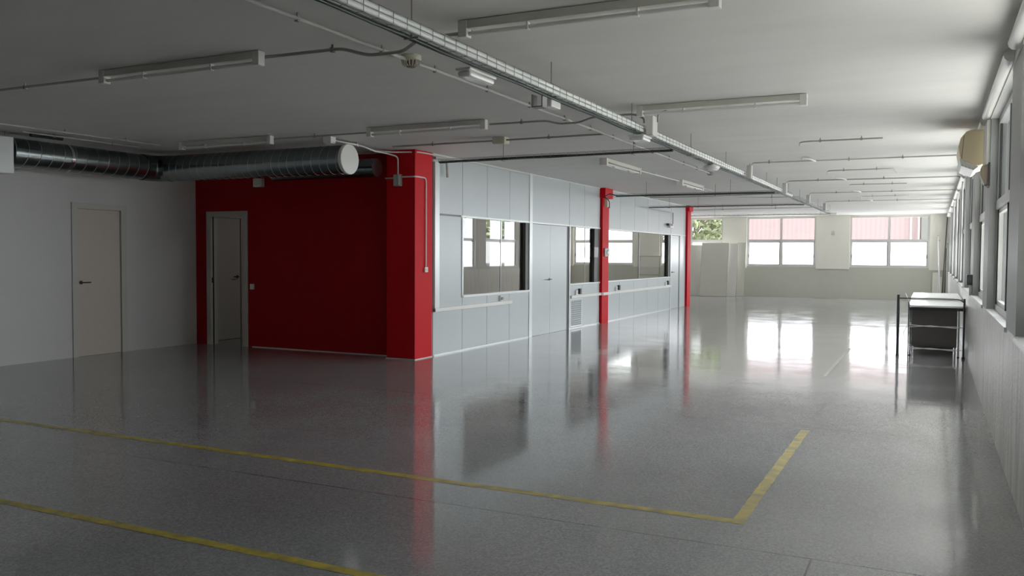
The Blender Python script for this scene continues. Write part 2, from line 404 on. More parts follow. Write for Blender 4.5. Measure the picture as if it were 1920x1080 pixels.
# ------------------------------------------------------------------ doors
def lever(parent, base, normal, along, name='door_handle', m='black', L=.12, kind=None):
    b = Vector(base); n = Vector(normal); a = Vector(along)
    mb = MB().tube([b, b + n * .008], .026, 14)
    mb.tube([b + n * .008, b + n * .05, b + n * .05 + a * L], .009, 8, fillet=.015)
    return build(mb, name, m, parent)
# door 1 : closed cream door in the white wall
d = sroot('door_1', (LX, 8.44, 0), 'closed cream door in the white wall at far left', 'door')
fr = MB().box(LX - .1, LX + .02, 7.995, 8.075, 0, 2.13).box(LX - .1, LX + .02, 8.79, 8.885, 0, 2.13).box(LX - .1, LX + .02, 8.075, 8.79, 2.05, 2.13)
build(fr, 'door_frame', 'doorframe', d)
lf = build(MB().box(LX - .05, LX - .008, 8.08, 8.785, 0.003, 2.045), 'door_leaf', 'doorw', d)
lever(lf, (LX - .008, 8.14, 1.03), (1, 0, 0), (0, 1, 0))
# door 2 : open doorway in the red wall
d = sroot('door_2', (-9.92, RY, 0), 'open doorway with a grey frame in the shaded red wall', 'door')
fr = MB().box(-10.34, -10.25, RY - .02, RY + .13, 0, 2.10).box(-9.60, -9.50, RY - .02, RY + .13, 0, 2.10).box(-10.25, -9.60, RY - .02, RY + .13, 2.02, 2.10)
build(fr, 'door_frame', 'doorframe', d)
build(MB().box(-10.258, -10.248, RY + .02, RY + .05, 0, 2.02).box(-10.262, -10.244, RY + .0, RY + .03, .98, 1.06), 'seal', 'black', d)
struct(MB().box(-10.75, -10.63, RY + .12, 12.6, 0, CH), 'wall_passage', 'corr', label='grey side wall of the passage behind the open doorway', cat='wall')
d = sroot('door_5', (-10.62, 10.86, 0), 'dim grey closed door seen through the open doorway in the red wall', 'door')
lf = build(MB().box(-10.63, -10.605, 10.46, 11.22, 0.006, 2.03), 'door_leaf', 'doorframe', d)
build(MB().box(-10.63, -10.59, 10.38, 10.455, 0, 2.1).box(-10.63, -10.59, 11.235, 11.30, 0, 2.1).box(-10.63, -10.59, 10.455, 11.235, 2.035, 2.1), 'door_frame', 'doorframe', d)
lever(lf, (-10.605, 11.15, 1.05), (1, 0, 0), (0, -1, 0))

# ------------------------------------------------------------------ partition
def seg(mb, y0, y1, z0, z1, x0=PX - .08, x1=PX): return mb.box(x0, x1, y0 + .005, y1 - .005, z0 + .004, z1 - .004)
PT = sroot('wall_partition', (PX - .04, 17.2, 0), 'pale grey panelled office partition with glazing along the hall', 'partition')
core = MB().box(PX - .078, PX - .006, 10.45, 11.35, 0, CH).box(PX - .078, PX - .006, 11.35, 13.73, 0, .82).box(PX - .078, PX - .006, 11.35, 13.73, 2.03, CH)
core.box(PX - .078, PX - .006, 13.73, 13.86, 0, CH).box(PX - .078, PX - .006, 13.86, 15.5, 2.0, CH).box(PX - .078, PX - .006, 15.5, 15.6, 0, CH)
core.box(PX - .078, PX - .006, 15.6, 17.3, 0, .86).box(PX - .078, PX - .006, 15.6, 17.3, 2.0, CH).box(PX - .078, PX - .006, 17.3, 17.72, 0, CH)
core.box(PX - .078, PX - .006, 17.72, 22.8, 0, .86).box(PX - .078, PX - .006, 17.72, 22.8, 2.0, CH)
core.box(PX - .078, PX - .006, 22.8, 22.88, 0, CH).box(PX - .078, PX - .006, 22.88, 23.75, 2.0, CH).box(PX - .078, PX - .006, 23.75, 24.4, 0, CH)
build(core, 'partition_core', 'joint', PT)
# single panels
lowers = [(10.5, 11.35, 0, 2.01)]
panels = [(10.5, 11.35, 0, .64), (10.5, 11.35, .64, 2.01)]
panels += [(a, b, 0, .80) for a, b in ((11.35, 12.15), (12.15, 12.96), (12.96, 13.84))] + [(12.96, 13.0, .6, .8)]
panels = panels[:-1]
panels += [(a, b, 2.03, CH) for a, b in ((10.5, 11.35), (11.35, 12.15), (12.15, 12.96), (12.96, 13.84), (13.86, 15.59), (15.6, 16.4), (16.4, 17.3))]
panels += [(16.30, 17.3, 0, .85), (15.62, 16.30, .60, .85)]
panels += [(a, b, 2.03, CH) for a, b in ((17.72, 18.62), (18.62, 19.67), (19.67, 20.73), (20.73, 21.70), (21.70, 22.83), (22.85, 24.35))]
panels += [(a, b, 0, .85) for a, b in ((17.72, 18.62), (18.62, 19.67), (19.67, 20.73), (20.73, 21.70), (21.70, 22.83))]
panels += [(23.78, 24.35, 0, 2.01)]
for (a, b, z0, z1) in panels: build(seg(MB(), a, b, z0, z1), 'panel', 'part', PT)
rl = MB()
rl.box(PX - .08, PX + .012, 13.735, 13.855, 0, CH).box(PX - .08, PX + .012, 15.585, 15.635, 0, 2.03).box(PX - .08, PX + .012, 22.79, 22.87, 0, 2.03)
rl.box(PX - .004, PX + .010, 11.3, 24.35, 2.005, 2.032).box(PX - .004, PX + .008, 10.5, 24.35, CH - .02, CH)
rl.box(PX - .08, PX + .014, 11.33, 13.735, .80, .835).box(PX - .08, PX + .014, 15.635, 17.3, .855, .885).box(PX - .08, PX + .014, 17.72, 22.79, .855, .885)
rl.box(PX - .08, PX + .014, 11.325, 11.36, .80, 2.03).box(PX + .0, PX + .035, 10.5, 10.62, .64, CH - .12)
build(rl, 'rail', 'partframe', PT)
dk = MB().box(PX - .12, PX - .004, 13.60, 13.735, .835, 2.005).box(PX - .12, PX - .004, 15.48, 15.585, 0, 2.0).box(PX - .12, PX - .004, 17.0, 17.3, .885, 2.0)
dk.box(PX - .12, PX - .004, 22.62, 22.79, .885, 2.0).box(PX - .12, PX - .004, 23.66, 23.78, 0, 2.0)
build(dk, 'reveal', 'darkframe', PT)
bs = MB().box(PX - .002, PX + .006, 10.52, 13.85, 0, .02).box(PX - .002, PX + .006, 15.6, 22.8, 0, .02)
build(bs, 'baseboard', 'partframe', PT)
for a, b, z0, lab in ((11.36, 13.60, .835, 'first partition window, nearest the big red column'), (15.64, 17.0, .885, 'small partition window just before the middle red column'), (17.72, 22.62, .885, 'long partition window between the middle and far red columns')):
    r = sroot('window_%d' % WN, (PX, (a + b) / 2, z0), lab, 'window'); WN += 1
    build(MB().box(PX - .062, PX - .054, a, b, z0, 2.005), 'pane', 'pglass', r)
    if a > 17:
        build(MB().box(PX - .07, PX - .045, 20.2, 20.22, z0, 2.005), 'mullion', 'alu', r)
    else:
        build(MB().box(PX - .066, PX - .05, (a + b) / 2 + .25, (a + b) / 2 + .262, z0, 2.005), 'mullion', 'alu', r)
d = sroot('door_3', (PX, 14.67, 0), 'flush pale grey door in the partition before the louvred panel', 'door')
lf = build(MB().box(PX - .05, PX - .003, 13.862, 14.67, .003, 1.995), 'door_leaf', 'part', d)
build(MB().box(PX - .05, PX - .003, 14.675, 15.478, .003, 1.995), 'door_leaf', 'part', d)
lever(lf, (PX - .003, 14.64, 1.0), (1, 0, 0), (0, -1, 0), L=.14)
d = sroot('door_4', (PX, 23.27, 0), 'narrow pale door at the far end of the partition', 'door')
lf = build(MB().box(PX - .05, PX - .003, 22.875, 23.655, .003, 1.995), 'door_leaf', 'part', d)
lever(lf, (PX - .003, 22.98, 1.0), (1, 0, 0), (0, 1, 0))

# ------------------------------------------------------------------ columns
c = thing('column', 'large red column at the corner of the red wall', 'column', (-6.56, 10.25, 0))
build(MB().box(-6.79, -6.33, 10.0, 10.45, 0, CH), 'shaft', 'redlit', c, bevel=.004)
c = thing('column', 'red steel column between the two partition windows, in the middle distance', 'column', (-6.33, 17.5, 0))
build(MB().box(-6.44, -6.29, 17.32, 17.72, 0, 2.80), 'shaft', 'redlit', c, bevel=.004)
build(MB().box(-6.46, -6.22, 17.28, 17.76, 2.66, CH), 'head_plate', 'redlit', c)
c = thing('column', 'farthest red column, standing at the end of the partition', 'column', (-6.36, 24.6, 0))
build(MB().box(-6.50, -6.29, 24.4, 24.76, 0, 2.80), 'shaft', 'redlit', c, bevel=.004)
build(MB().box(-6.52, -6.24, 24.36, 24.80, 2.72, CH), 'head_plate', 'redlit', c)
for (a, b, e, f) in ((-6.795, -6.325, 9.992, 10.0), (-6.33, -6.322, 10.0, 10.45)):
    pass
struct(MB().box(-6.80, -6.32, 9.99, 9.999, 0, .012).box(-6.329, -6.32, 9.999, 10.45, 0, .012), 'trim_6', 'boardlight', label='thin pale line round the foot of the big red column', cat='trim')

# ------------------------------------------------------------------ conduits and ceiling fittings
def conduit(label, pts, r=.011, m='pvc', clips=(), fillet=.06, cat='conduit', name='conduit', group=None, standoff=True):
    p0 = pts[0]
    t = thing(name, label, cat, p0, group)
    build(MB().tube(pts, r, 8, fillet=fillet), 'pipe', m, t)
    for c_ in clips:
        x, y, z = c_
        build(MB().box(x - .012, x + .012, y - .012, y + .012, z - r - .006, z + r + .004).box(x - .005, x + .005, y - .005, y + .005, z + r, CH), 'clip', 'clip' if m != 'pvcw' else 'pvcw', t)
    return t
ZC = 2.835
conduit('long pale conduit parallel to the cable tray, on its left', [(-3.4, 2.6, ZC), (-3.4, 14.55, ZC)], .013, 'pvc',
        clips=[(-3.4, y, ZC) for y in (3.1, 4.08, 4.95, 5.65, 6.5, 7.35, 8.2, 8.95, 9.7, 10.5, 11.3, 12.1, 12.9, 13.7)])
conduit('conduit running from the left edge to the nearest left light', [(-9.5, 4.80, ZC), (-5.86, 4.80, ZC)], .011, 'steel', clips=[(-6.9, 4.80, ZC), (-8.3, 4.8, ZC)])
conduit('kinked conduit from the nearest left light to the light beyond the tray', [(-4.28, 4.78, ZC), (-3.62, 4.80, ZC), (-3.5, 4.93, ZC - .03), (-3.22, 4.93, ZC - .03), (-3.0, 4.80, ZC), (-2.6, 4.78, ZC)], .012, 'steel', clips=[(-3.7, 4.80, ZC)], fillet=.05)
conduit('conduit from the second left light to the white drop box', [(-4.27, 8.22, ZC), (-3.62, 8.24, ZC), (-3.5, 8.3, ZC - .03), (-3.28, 8.3, ZC - .03), (-3.1, 8.22, ZC), (-2.66, 8.2, ZC), (-2.56, 8.2, ZC - .05), (-2.56, 8.2, 2.74)], .011, 'steel', clips=[(-3.9, 8.23, ZC)], fillet=.05)
conduit('short bent conduit from the white drop box to the light on its right', [(-2.42, 8.2, 2.74), (-2.42, 8.2, ZC - .01), (-2.3, 8.1, ZC)], .011, 'steel', fillet=.05)
conduit('conduit between the two left lights above the big duct', [(-7.22, 8.22, ZC), (-5.74, 8.22, ZC)], .010, 'steel', clips=[(-6.6, 8.22, ZC)])
conduit('conduit on both sides of the square ceiling box, above the red column', [(-6.3, 9.42, ZC), (-4.78, 9.42, ZC), (-3.41, 9.40, ZC)], .012, 'steel', clips=[(-5.7, 9.42, ZC), (-4.1, 9.41, ZC)])
conduit('thin pale conduit over the left duct, close to the ceiling', [(-9.2, 4.5, ZC), (-9.0, 8.1, ZC)], .008, 'pvc', clips=[(-9.13, 5.9, ZC), (-9.08, 6.8, ZC), (-9.03, 7.6, ZC)])
conduit('second thin conduit just above the left duct', [(-9.55, 6.6, 2.845), (-9.5, 8.2, 2.845)], .009, 'pvc', clips=[(-9.54, 7.0, 2.845), (-9.51, 7.8, 2.845)])
conduit('cream conduit dropping from the ceiling to the grey box on the red column', [(-6.62, 8.58, ZC), (-6.63, 9.2, ZC), (-6.66, 9.55, ZC - .03), (-6.66, 9.86, ZC - .03), (-6.59, 9.978, ZC - .06), (-6.59, 9.98, 2.54)], .011, 'pvcw', clips=[(-6.63, 9.1, ZC)], fillet=.05)
conduit('cream conduit curving over the head of the red column towards the partition', [(-6.80, 9.62, ZC), (-6.60, 9.85, ZC - .01), (-6.31, 10.06, ZC), (-6.28, 10.5, ZC), (-6.28, 11.6, ZC), (-6.28, 13.6, ZC)], .009, 'pvcw', fillet=.06)
conduit('cream conduit from the grey box down the face of the red column', [(-6.53, 9.985, 2.50), (-6.31, 9.985, 2.50), (-6.315, 10.26, 2.50), (-6.315, 10.26, 1.27)], .010, 'pvcw', fillet=.06)
conduit('short cream conduit leaving the grey box to the left', [(-6.8, 9.985, 2.49), (-6.63, 9.985, 2.49)], .010, 'pvcw')

def box_thing(name, label, cat, x0, x1, y0, y1, z0, z1, m, group=None, extra=None, bevel=.006):
    t = thing(name, label, cat, ((x0 + x1) / 2, (y0 + y1) / 2, z0), group)
    build(MB().box(x0, x1, y0, y1, z0, z1), 'housing', m, t, bevel=bevel)
    if extra:
        for nm, mb, mm in extra: build(mb, nm, mm, t)
    return t
box_thing('junction_box', 'grey ribbed junction box on the big red column', 'junction box', -6.64, -6.53, 9.935, 9.999, 2.375, 2.535, 'clip',
          extra=[('cover', MB().box(-6.63, -6.575, 9.925, 9.936, 2.385, 2.525).box(-6.565, -6.54, 9.925, 9.936, 2.385, 2.525), 'pvc')])
box_thing('switch', 'small white switch at the end of the conduit on the red column', 'switch', -6.329, -6.30, 10.22, 10.30, 1.20, 1.27, 'plastic',
          extra=[('rocker', MB().box(-6.30, -6.294, 10.235, 10.285, 1.215, 1.255), 'ivory')])
box_thing('light_switch', 'white light switch beside the open door on the red wall', 'light switch', -9.455, -9.37, RY - .015, RY, .89, .975, 'plastic',
          extra=[('rocker', MB().box(-9.44, -9.385, RY - .022, RY - .015, .905, .96), 'plastic')])
box_thing('alarm_box', 'small pinkish white box high on the red wall under the duct', 'alarm box', -9.33, -9.16, RY - .07, RY, 2.455, 2.585, 'plastic',
          extra=[('cover', MB().box(-9.31, -9.18, RY - .08, RY - .07, 2.47, 2.57), 'plastic')])
box_thing('junction_box', 'square ivory junction box on the ceiling above the red column', 'junction box', -4.83, -4.66, 9.36, 9.5, CH - .075, CH, 'ivory',
          extra=[('lid', MB().box(-4.82, -4.67, 9.37, 9.49, CH - .085, CH - .075), 'ivory')])
box_thing('junction_box', 'small white junction box where the cream conduit starts above the duct end', 'junction box', -6.70, -6.58, 8.50, 8.60, CH - .07, CH, 'plastic',
          extra=[('lid', MB().box(-6.69, -6.59, 8.51, 8.59, CH - .08, CH - .07), 'plastic')])

# fluorescent battens
def batten(label, c, L, axis='x', tubes=1, rot=0, z=CH):
    x, y = c; w = .055 if tubes == 1 else .11
    t = thing('fluorescent_batten', label, 'ceiling light', (x, y, z - .1), 'fluorescent battens on the ceiling')
    def b(mb, l0, l1, w0, w1, z0, z1):
        return mb.box(x + l0, x + l1, y + w0, y + w1, z0, z1) if axis == 'x' else mb.box(x + w0, x + w1, y + l0, y + l1, z0, z1)
    m = MB(); b(m, -L / 2, L / 2, -w / 2, w / 2, z - .055, z - .004); build(m, 'housing', 'fixture', t, bevel=.004)
    for s in (-1, 1):
        m = MB(); b(m, s * L / 2 - .03, s * L / 2 + .03, -w / 2 - .005, w / 2 + .005, z - .105, z - .004); build(m, 'lamp_holder', 'plastic', t, bevel=.004)
    for k in range(tubes):
        o = 0 if tubes == 1 else (-.03, .03)[k]
        a = (x - L / 2 + .03, y + o, z - .082) if axis == 'x' else (x + o, y - L / 2 + .03, z - .082)
        e = (x + L / 2 - .03, y + o, z - .082) if axis == 'x' else (x + o, y + L / 2 - .03, z - .082)
        build(MB().tube([a, e], .013, 12), 'tube', 'tube', t)
    for s in (-.22, .22):
        m = MB(); b(m, s * L - .006, s * L + .006, -.018, .018, z - .1, z - .055); build(m, 'tube_clip', 'plastic', t)
    return t
batten('single fluorescent batten at upper left, ahead of the ducts', (-5.07, 4.73), 1.56)
batten('fluorescent batten crossing the top edge, right of the cable tray', (-1.83, 4.65), 1.52)
batten('fluorescent batten right of the tray, beside the white drop box', (-1.78, 7.95), 1.48)
batten('fluorescent batten between the big duct and the cable tray', (-5.0, 8.10), 1.45)
batten('fluorescent batten partly hidden above the big duct', (-7.95, 8.16), 1.45)
batten('twin tube batten pointing down the hall, over the partition', (-4.35, 12.8), 1.6, 'y', 2)
batten('twin tube batten farther down the hall, before the middle column', (-4.26, 16.7), 1.6, 'y', 2)
conduit('conduit joining the two twin tube battens', [(-4.34, 13.63, ZC), (-4.27, 15.87, ZC)], .011, 'pvcw', clips=[(-4.31, 14.5, ZC)])
conduit('thin conduit leaving the farther twin batten', [(-4.25, 17.53, ZC), (-4.2, 20.1, ZC)], .009, 'steel')

# ------------------------------------------------------------------ cable trays
def tray(label, p0, p1, w, h, step, green, white, hang, name='cable_tray', sag=.006):
    p0 = Vector(p0); p1 = Vector(p1); d = (p1 - p0); L = d.length; d.normalize(); s = Vector((-d.y, d.x, 0))
    t = thing(name, label, 'cable tray', tuple(p0)); wr = .0022
    mb = MB()
    for o, z in ((-w / 2, 0), (-w / 6, 0), (w / 6, 0), (w / 2, 0), (-w / 2, h * .5), (w / 2, h * .5), (-w / 2, h), (w / 2, h)):
        mb.tube([p0 + s * o + Vector((0, 0, z)), p1 + s * o + Vector((0, 0, z))], wr, 4)
    k = int(L / step)
    for i in range(k + 1):
        q = p0 + d * (i * step)
        mb.tube([q - s * w / 2 + Vector((0, 0, h)), q - s * w / 2, q + s * w / 2, q + s * w / 2 + Vector((0, 0, h))], wr * 1.15, 4)
    build(mb, 'wire_basket', 'wire', t)
    for q in hang:
        c = p0 + d * q
        build(MB().tube([(c.x, c.y, c.z - .02), (c.x, c.y, CH)], .004, 6).box(c.x - .04 * abs(s.x) - .006, c.x + .04 * abs(s.x) + .006, c.y - .04 * abs(s.y) - .006, c.y + .04 * abs(s.y) + .006, c.z - .02, c.z - .012), 'hanger_rod', 'wire', t)
    def wob(o, z, r, m, a, b, nm, amp):
        n = max(3, int((b - a) / .35)); pts = []
        for i in range(n + 1):
            u = a + (b - a) * i / n
            pts.append(p0 + d * u + s * (o + random.uniform(-amp, amp)) + Vector((0, 0, z + random.uniform(-amp, amp))))
        return MB().tube(pts, r, 6)
    def merge(mbs):
        r = MB()
        for q in mbs: r.add(q.v, q.f, True)
        return r
    if white:
        c = build(merge([wob(o, z, r, 0, 0, L - e, '', .003) for o, z, r, e in white]), 'cable_bundle', 'cablew', None, loc=tuple(p0))
        tag(c, 'thick bundle of white cables lying in the ' + label.split(',')[0], 'cables')
    if green:
        c = build(merge([wob(o, z, r, 0, 0, L - e, '', .005) for o, z, r, e in green]), 'cable_bundle', 'cableg', None, loc=tuple(p0))
        tag(c, 'dark green cables lying in the ' + label.split(',')[0], 'cables')
    return t
tray('main wire basket tray running down the hall, right of the long conduit', (-2.555, 2.6, 2.63), (-2.555, 25.1, 2.63), .075, .066, .13,
     [(.012, -.012, .009, .2), (.03, -.01, .008, .2), (.002, -.018, .008, 1.5)],
     [(-.018, .020, .018, 8), (-.020, .050, .016, 8), (.010, .040, .022, 7), (.016, .018, .016, 7), (.014, .058, .014, 8)], [1.4, 3.3, 5.2, 7.4, 9.3, 11.0, 12.5, 13.6, 15.0, 16.6, 18.2, 19.8, 21.2, 22.3])
tray('first cross tray, from the big red column to the main tray', (-5.6, 9.43, 2.60), (-2.60, 9.38, 2.60), .07, .04, .11,
     [(0, .006, .013, 0), (.02, .008, .011, 0), (-.02, .008, .011, 0)], [], [.9, 2.55])
tray('second cross tray, from the middle column to the main tray', (-5.6, 16.18, 2.60), (-2.60, 16.28, 2.60), .09, .04, .12,
     [(0, .006, .018, 0), (.03, .01, .014, 0), (-.03, .01, .014, 0)], [], [.6, 2.2])
tray('third cross tray, reaching the farthest red column', (-6.2, 20.35, 2.60), (-2.60, 20.28, 2.60), .08, .04, .14, [(0, .006, .012, 0)], [], [.5, 1.2, 2.9])
tray('last cross tray, at the end of the main tray near the far wall', (-6.7, 25.18, 2.60), (-2.38, 25.18, 2.60), .12, .045, .14, [], [(0, .012, .016, 0), (.035, .012, .014, 0), (-.035, .012, .014, 0)], [1.0, 3.9, 4.15])
conduit('black cables dropping from the second cross tray to the middle column', [(-5.6, 16.18, 2.62), (-5.85, 16.5, 2.68), (-6.2, 17.2, 2.69), (-6.21, 17.5, 2.60), (-6.21, 17.5, 2.45)], .013, 'cableg', fillet=.08, name='cable', cat='cables')
conduit('grey pipe below the second cross tray', [(-5.2, 17.1, 2.63), (-4.4, 17.2, 2.63), (-2.62, 17.3, 2.66)], .010, 'steel', clips=[(-3.9, 17.23, 2.645)])
conduit('grey pipe before the last cross tray', [(-6.0, 23.9, 2.72), (-2.6, 23.9, 2.74)], .010, 'pvc', clips=[(-5.2, 23.9, 2.722), (-3.8, 23.9, 2.73)])
conduit('bent grey pipe between the second and third cross trays', [(-4.0, 18.6, 2.74), (-3.9, 19.3, 2.74), (-3.3, 19.6, 2.74), (-2.62, 19.6, 2.74)], .009, 'pvc', clips=[(-3.2, 19.6, 2.74)])

# white drop boxes on the tray, and their cross conduits with down-pipes on the window wall
drops = [(8.2, .13, 'beside the third light from the front'), (13.15, .09, 'second along the main tray'), (16.55, .09, 'third along the main tray'), (19.9, .09, 'fourth along the main tray'), (23.1, .09, 'farthest along the main tray')]
for y, w, lab in drops:
    x0 = -2.50
    box_thing('drop_box', 'pale vertical connection box on the cable tray, ' + lab, 'junction box', x0, x0 + .07, y - w, y + .02, 2.60, 2.79, 'pvcw' if y < 9 else 'pvc', 'connection boxes on the main tray',
              extra=[('lid', MB().box(x0 + .005, x0 + .065, y - w - .006, y - w, 2.61, 2.78), 'plastic' if y < 9 else 'pvc')])
conduit('cross conduit from the second tray box to the air conditioner', [(-2.45, 13.18, 2.78), (-2.44, 13.2, ZC), (.40, 13.24, ZC)], .011, 'pvc', clips=[(-2.2, 13.2, ZC), (-1.1, 13.23, ZC), (-.4, 13.23, ZC)], fillet=.05)
for k, (y, lab) in enumerate(((16.62, 'third'), (19.95, 'fourth'), (23.1, 'farthest'))):
    conduit('cross conduit from the %s tray box, bending down the window wall' % lab, [(-2.45, y, 2.76), (-2.44, y, ZC), (RX - .03, y + (.1, .02, 0)[k], ZC), (RX - .03, y + .12, 1.05)], .012, 'steel' if k == 0 else 'pvc',
            clips=[(x, y, ZC) for x in (-1.9, -.8)], fillet=.10)
def hook(label, pts, m='steel'): conduit(label, pts, .010, m, clips=[((pts[1][0] * .75 + pts[2][0] * .25), (pts[1][1] + pts[2][1]) / 2, ZC), ((pts[1][0] * .25 + pts[2][0] * .75), (pts[1][1] + pts[2][1]) / 2, ZC)], fillet=.12, group='unused conduit loops on the ceiling')
hook('unused ceiling conduit loop nearest the air conditioner', [(-1.52, 11.35, ZC), (-1.47, 10.98, ZC), (-.55, 11.0, ZC)])
hook('unused conduit loop with both ends bent, second from the front', [(-1.64, 15.7, ZC), (-1.55, 14.85, ZC), (-.58, 14.83, ZC), (-.56, 15.6, ZC)])
hook('unused short conduit loop, third from the front', [(-1.52, 18.5, ZC), (-1.46, 17.85, ZC), (-.46, 17.9, ZC)])
hook('unused conduit loop farthest from the front', [(-1.6, 22.9, ZC), (-1.5, 21.4, ZC), (-.55, 21.45, ZC), (-.52, 22.0, ZC)], 'pvc')
for x, y, lab in ((-1.55, 13.2, 'nearest cross conduit'), (-1.42, 16.6, 'second cross conduit'), (-1.40, 19.9, 'third cross conduit'), (-1.35, 23.0, 'farthest cross conduit')):
    conduit('short white elbow on the %s' % lab, [(x, y, ZC - .01), (x - .03, y - .28, ZC - .01), (x - .14, y - .36, ZC)], .013, 'pvcw', fillet=.05)

# smoke detectors
def detector(label, x, y, z, r, m='ivory'):
    t = thing('smoke_detector', label, 'smoke detector', (x, y, z - r * .9))
    build(MB().lathe([(r * .95, z), (r, z - r * .12), (r, z - r * .42), (r * .92, z - r * .5)], (x, y, 0)), 'base', m, t)
    mb = MB()
    for k in range(16):
        a = 2 * PI * k / 16
        p = lambda rr, zz: (x + rr * math.cos(a), y + rr * math.sin(a), zz)
        mb.tube([p(r * .90, z - r * .5), p(r * .80, z - r * .85), p(r * .5, z - r * 1.05)], r * .06, 4)
    build(mb, 'cage', m, t)
    build(MB().lathe([(r * .55, z - r * .5), (r * .5, z - r), (r * .35, z - r * 1.12)], (x, y, 0)), 'sensor', 'brown' if m == 'ivory' else 'clip', t)
    return t
detector('round ivory smoke detector with a ribbed cage on the long conduit', -3.39, 5.30, CH, .075)
detector('small dark detector ending the long conduit', -3.4, 14.62, CH, .06, 'clip')
# emergency lights under the tray
def emer(label, x, y, lx, ly, z, h):
    t = thing('emergency_light', label, 'emergency light', (x, y, z - h))
    n = 6; prof = []
    build(MB().box(x - lx / 2, x + lx / 2, y - ly / 2, y + ly / 2, z - h * .35, z), 'base', 'plastic', t, bevel=.01)
    build(MB().box(x - lx / 2 + .008, x + lx / 2 - .008, y - ly / 2 + .01, y + ly / 2 - .01, z - h, z - h * .35), 'diffuser', 'tube', t, bevel=.018)
    return t
emer('oblong white emergency light hung below the near part of the tray', -2.62, 4.86, .11, .36, 2.60, .055)
emer('white oblong emergency light below the first connection box', -2.53, 7.98, .16, .26, 2.585, .05)
t = thing('emergency_light', 'oval white lamp under the tray, beyond the first cross tray', 'emergency light', (-2.56, 11.05, 2.53))
build(MB().lathe([(.05, 2.61), (.09, 2.60), (.115, 2.575), (.09, 2.545), (.04, 2.53)], (-2.56, 11.05, 0)), 'body', 'plastic', t)
build(MB().lathe([(.03, 2.63), (.05, 2.61)], (-2.56, 11.05, 0)), 'collar', 'clip', t)
t = thing('projector_bracket', 'small grey bracket with a white spotlight under the tray', 'spotlight', (-2.6, 5.9, 2.53))
build(MB().box(-2.66, -2.65, 5.78, 5.86, 2.53, 2.62).box(-2.58, -2.57, 5.78, 5.86, 2.53, 2.62).box(-2.66, -2.57, 5.78, 5.86, 2.525, 2.535), 'bracket', 'clip', t)
build(MB().box(-2.62, -2.55, 5.90, 6.08, 2.545, 2.60), 'lamp_head', 'plastic', t, bevel=.012)

# ------------------------------------------------------------------ ducts
def spiral(mb, p0, p1, r, pitch=.13, n=28):
    p0 = Vector(p0); p1 = Vector(p1); d = p1 - p0; L = d.length; d.normalize()
    up = Vector((0, 0, 1)); s = d.cross(up).normalized(); u = s.cross(d)
    turns = L / pitch; N = int(turns * n); pts = []
    for i in range(N + 1):
        a = 2 * PI * i / n; q = p0 + d * (L * i / N); pts.append(q + (s * math.cos(a) + u * math.sin(a)) * r)
    mb.tube(pts, .0035, 4); return mb
t = thing('ventilation_duct', 'big galvanised spiral duct with a white end cap, in front of the red wall', 'duct', (-8.2, 8.95, 2.46))
E0 = (-9.71, 8.95, 2.64); E1 = (-6.66, 8.95, 2.64)
build(MB().tube([E0, E1], .18, 36, cap=True), 'duct_body', 'spiral', t)
build(spiral(MB(), E0, E1, .18), 'seam', 'alu', t)
build(MB().lathe([(.186, -6.68), (.19, -6.66), (.19, -6.635), (.184, -6.63)], (0, 8.95, 2.64), 'x', 40), 'end_cap', 'plastic', t)
t = thing('ventilation_duct', 'galvanised spiral duct along the white wall, leading to the metal box', 'duct', (-9.95, 7.6, 2.46))
build(MB().tube([(-9.95, 6.68, 2.64), (-9.95, 8.75, 2.64)], .175, 36), 'duct_body', 'spiral', t)
build(spiral(MB(), (-9.95, 6.68, 2.64), (-9.95, 8.62, 2.64), .175, .16), 'seam', 'alu', t)
build(MB().tube([(-9.95, 8.62, 2.64), (-9.95, 8.78, 2.64), (-9.87, 8.92, 2.64), (-9.72, 8.95, 2.64)], .183, 36, fillet=.05), 'elbow', 'spiral', t)
build(MB().tube([(-9.95, 7.42, 2.64), (-9.95, 7.46, 2.64)], .182, 36), 'collar', 'chrome', t)
t = thing('ventilation_duct', 'smaller spiral duct behind the big one, ending at the red column', 'duct', (-7.3, 9.75, 2.5))
build(MB().tube([(-8.6, 9.8, 2.62), (-6.81, 9.8, 2.62)], .125, 28), 'duct_body', 'spiral', t)
build(spiral(MB(), (-8.6, 9.8, 2.62), (-6.81, 9.8, 2.62), .125, .12), 'seam', 'spiral', t)
t = thing('air_handling_box', 'pale sheet metal ventilation box at the left edge under the ceiling', 'ventilation box', (-10.15, 6.3, 2.36))
build(MB().box(-10.55, -9.78, 5.9, 6.65, 2.37, 2.80), 'casing', 'galv', t, bevel=.006)
build(MB().box(-9.93, -9.90, 5.888, 5.90, 2.62, 2.76).box(-9.925, -9.905, 5.87, 5.89, 2.66, 2.69), 'latch', 'black', t)
build(MB().tube([(-9.86, 5.95, 2.80), (-9.86, 5.95, CH)], .005, 6).tube([(-9.86, 6.6, 2.80), (-9.86, 6.6, CH)], .005, 6), 'hanger_rod', 'wire', t)
t = thing('black_wrapped_pipe', 'short black insulated pipe above the left duct', 'pipe', (-9.75, 6.9, 2.83))
build(MB().tube([(-9.62, 6.75, 2.835), (-9.60, 7.15, 2.835)], .026, 12), 'pipe', 'rubber', t)

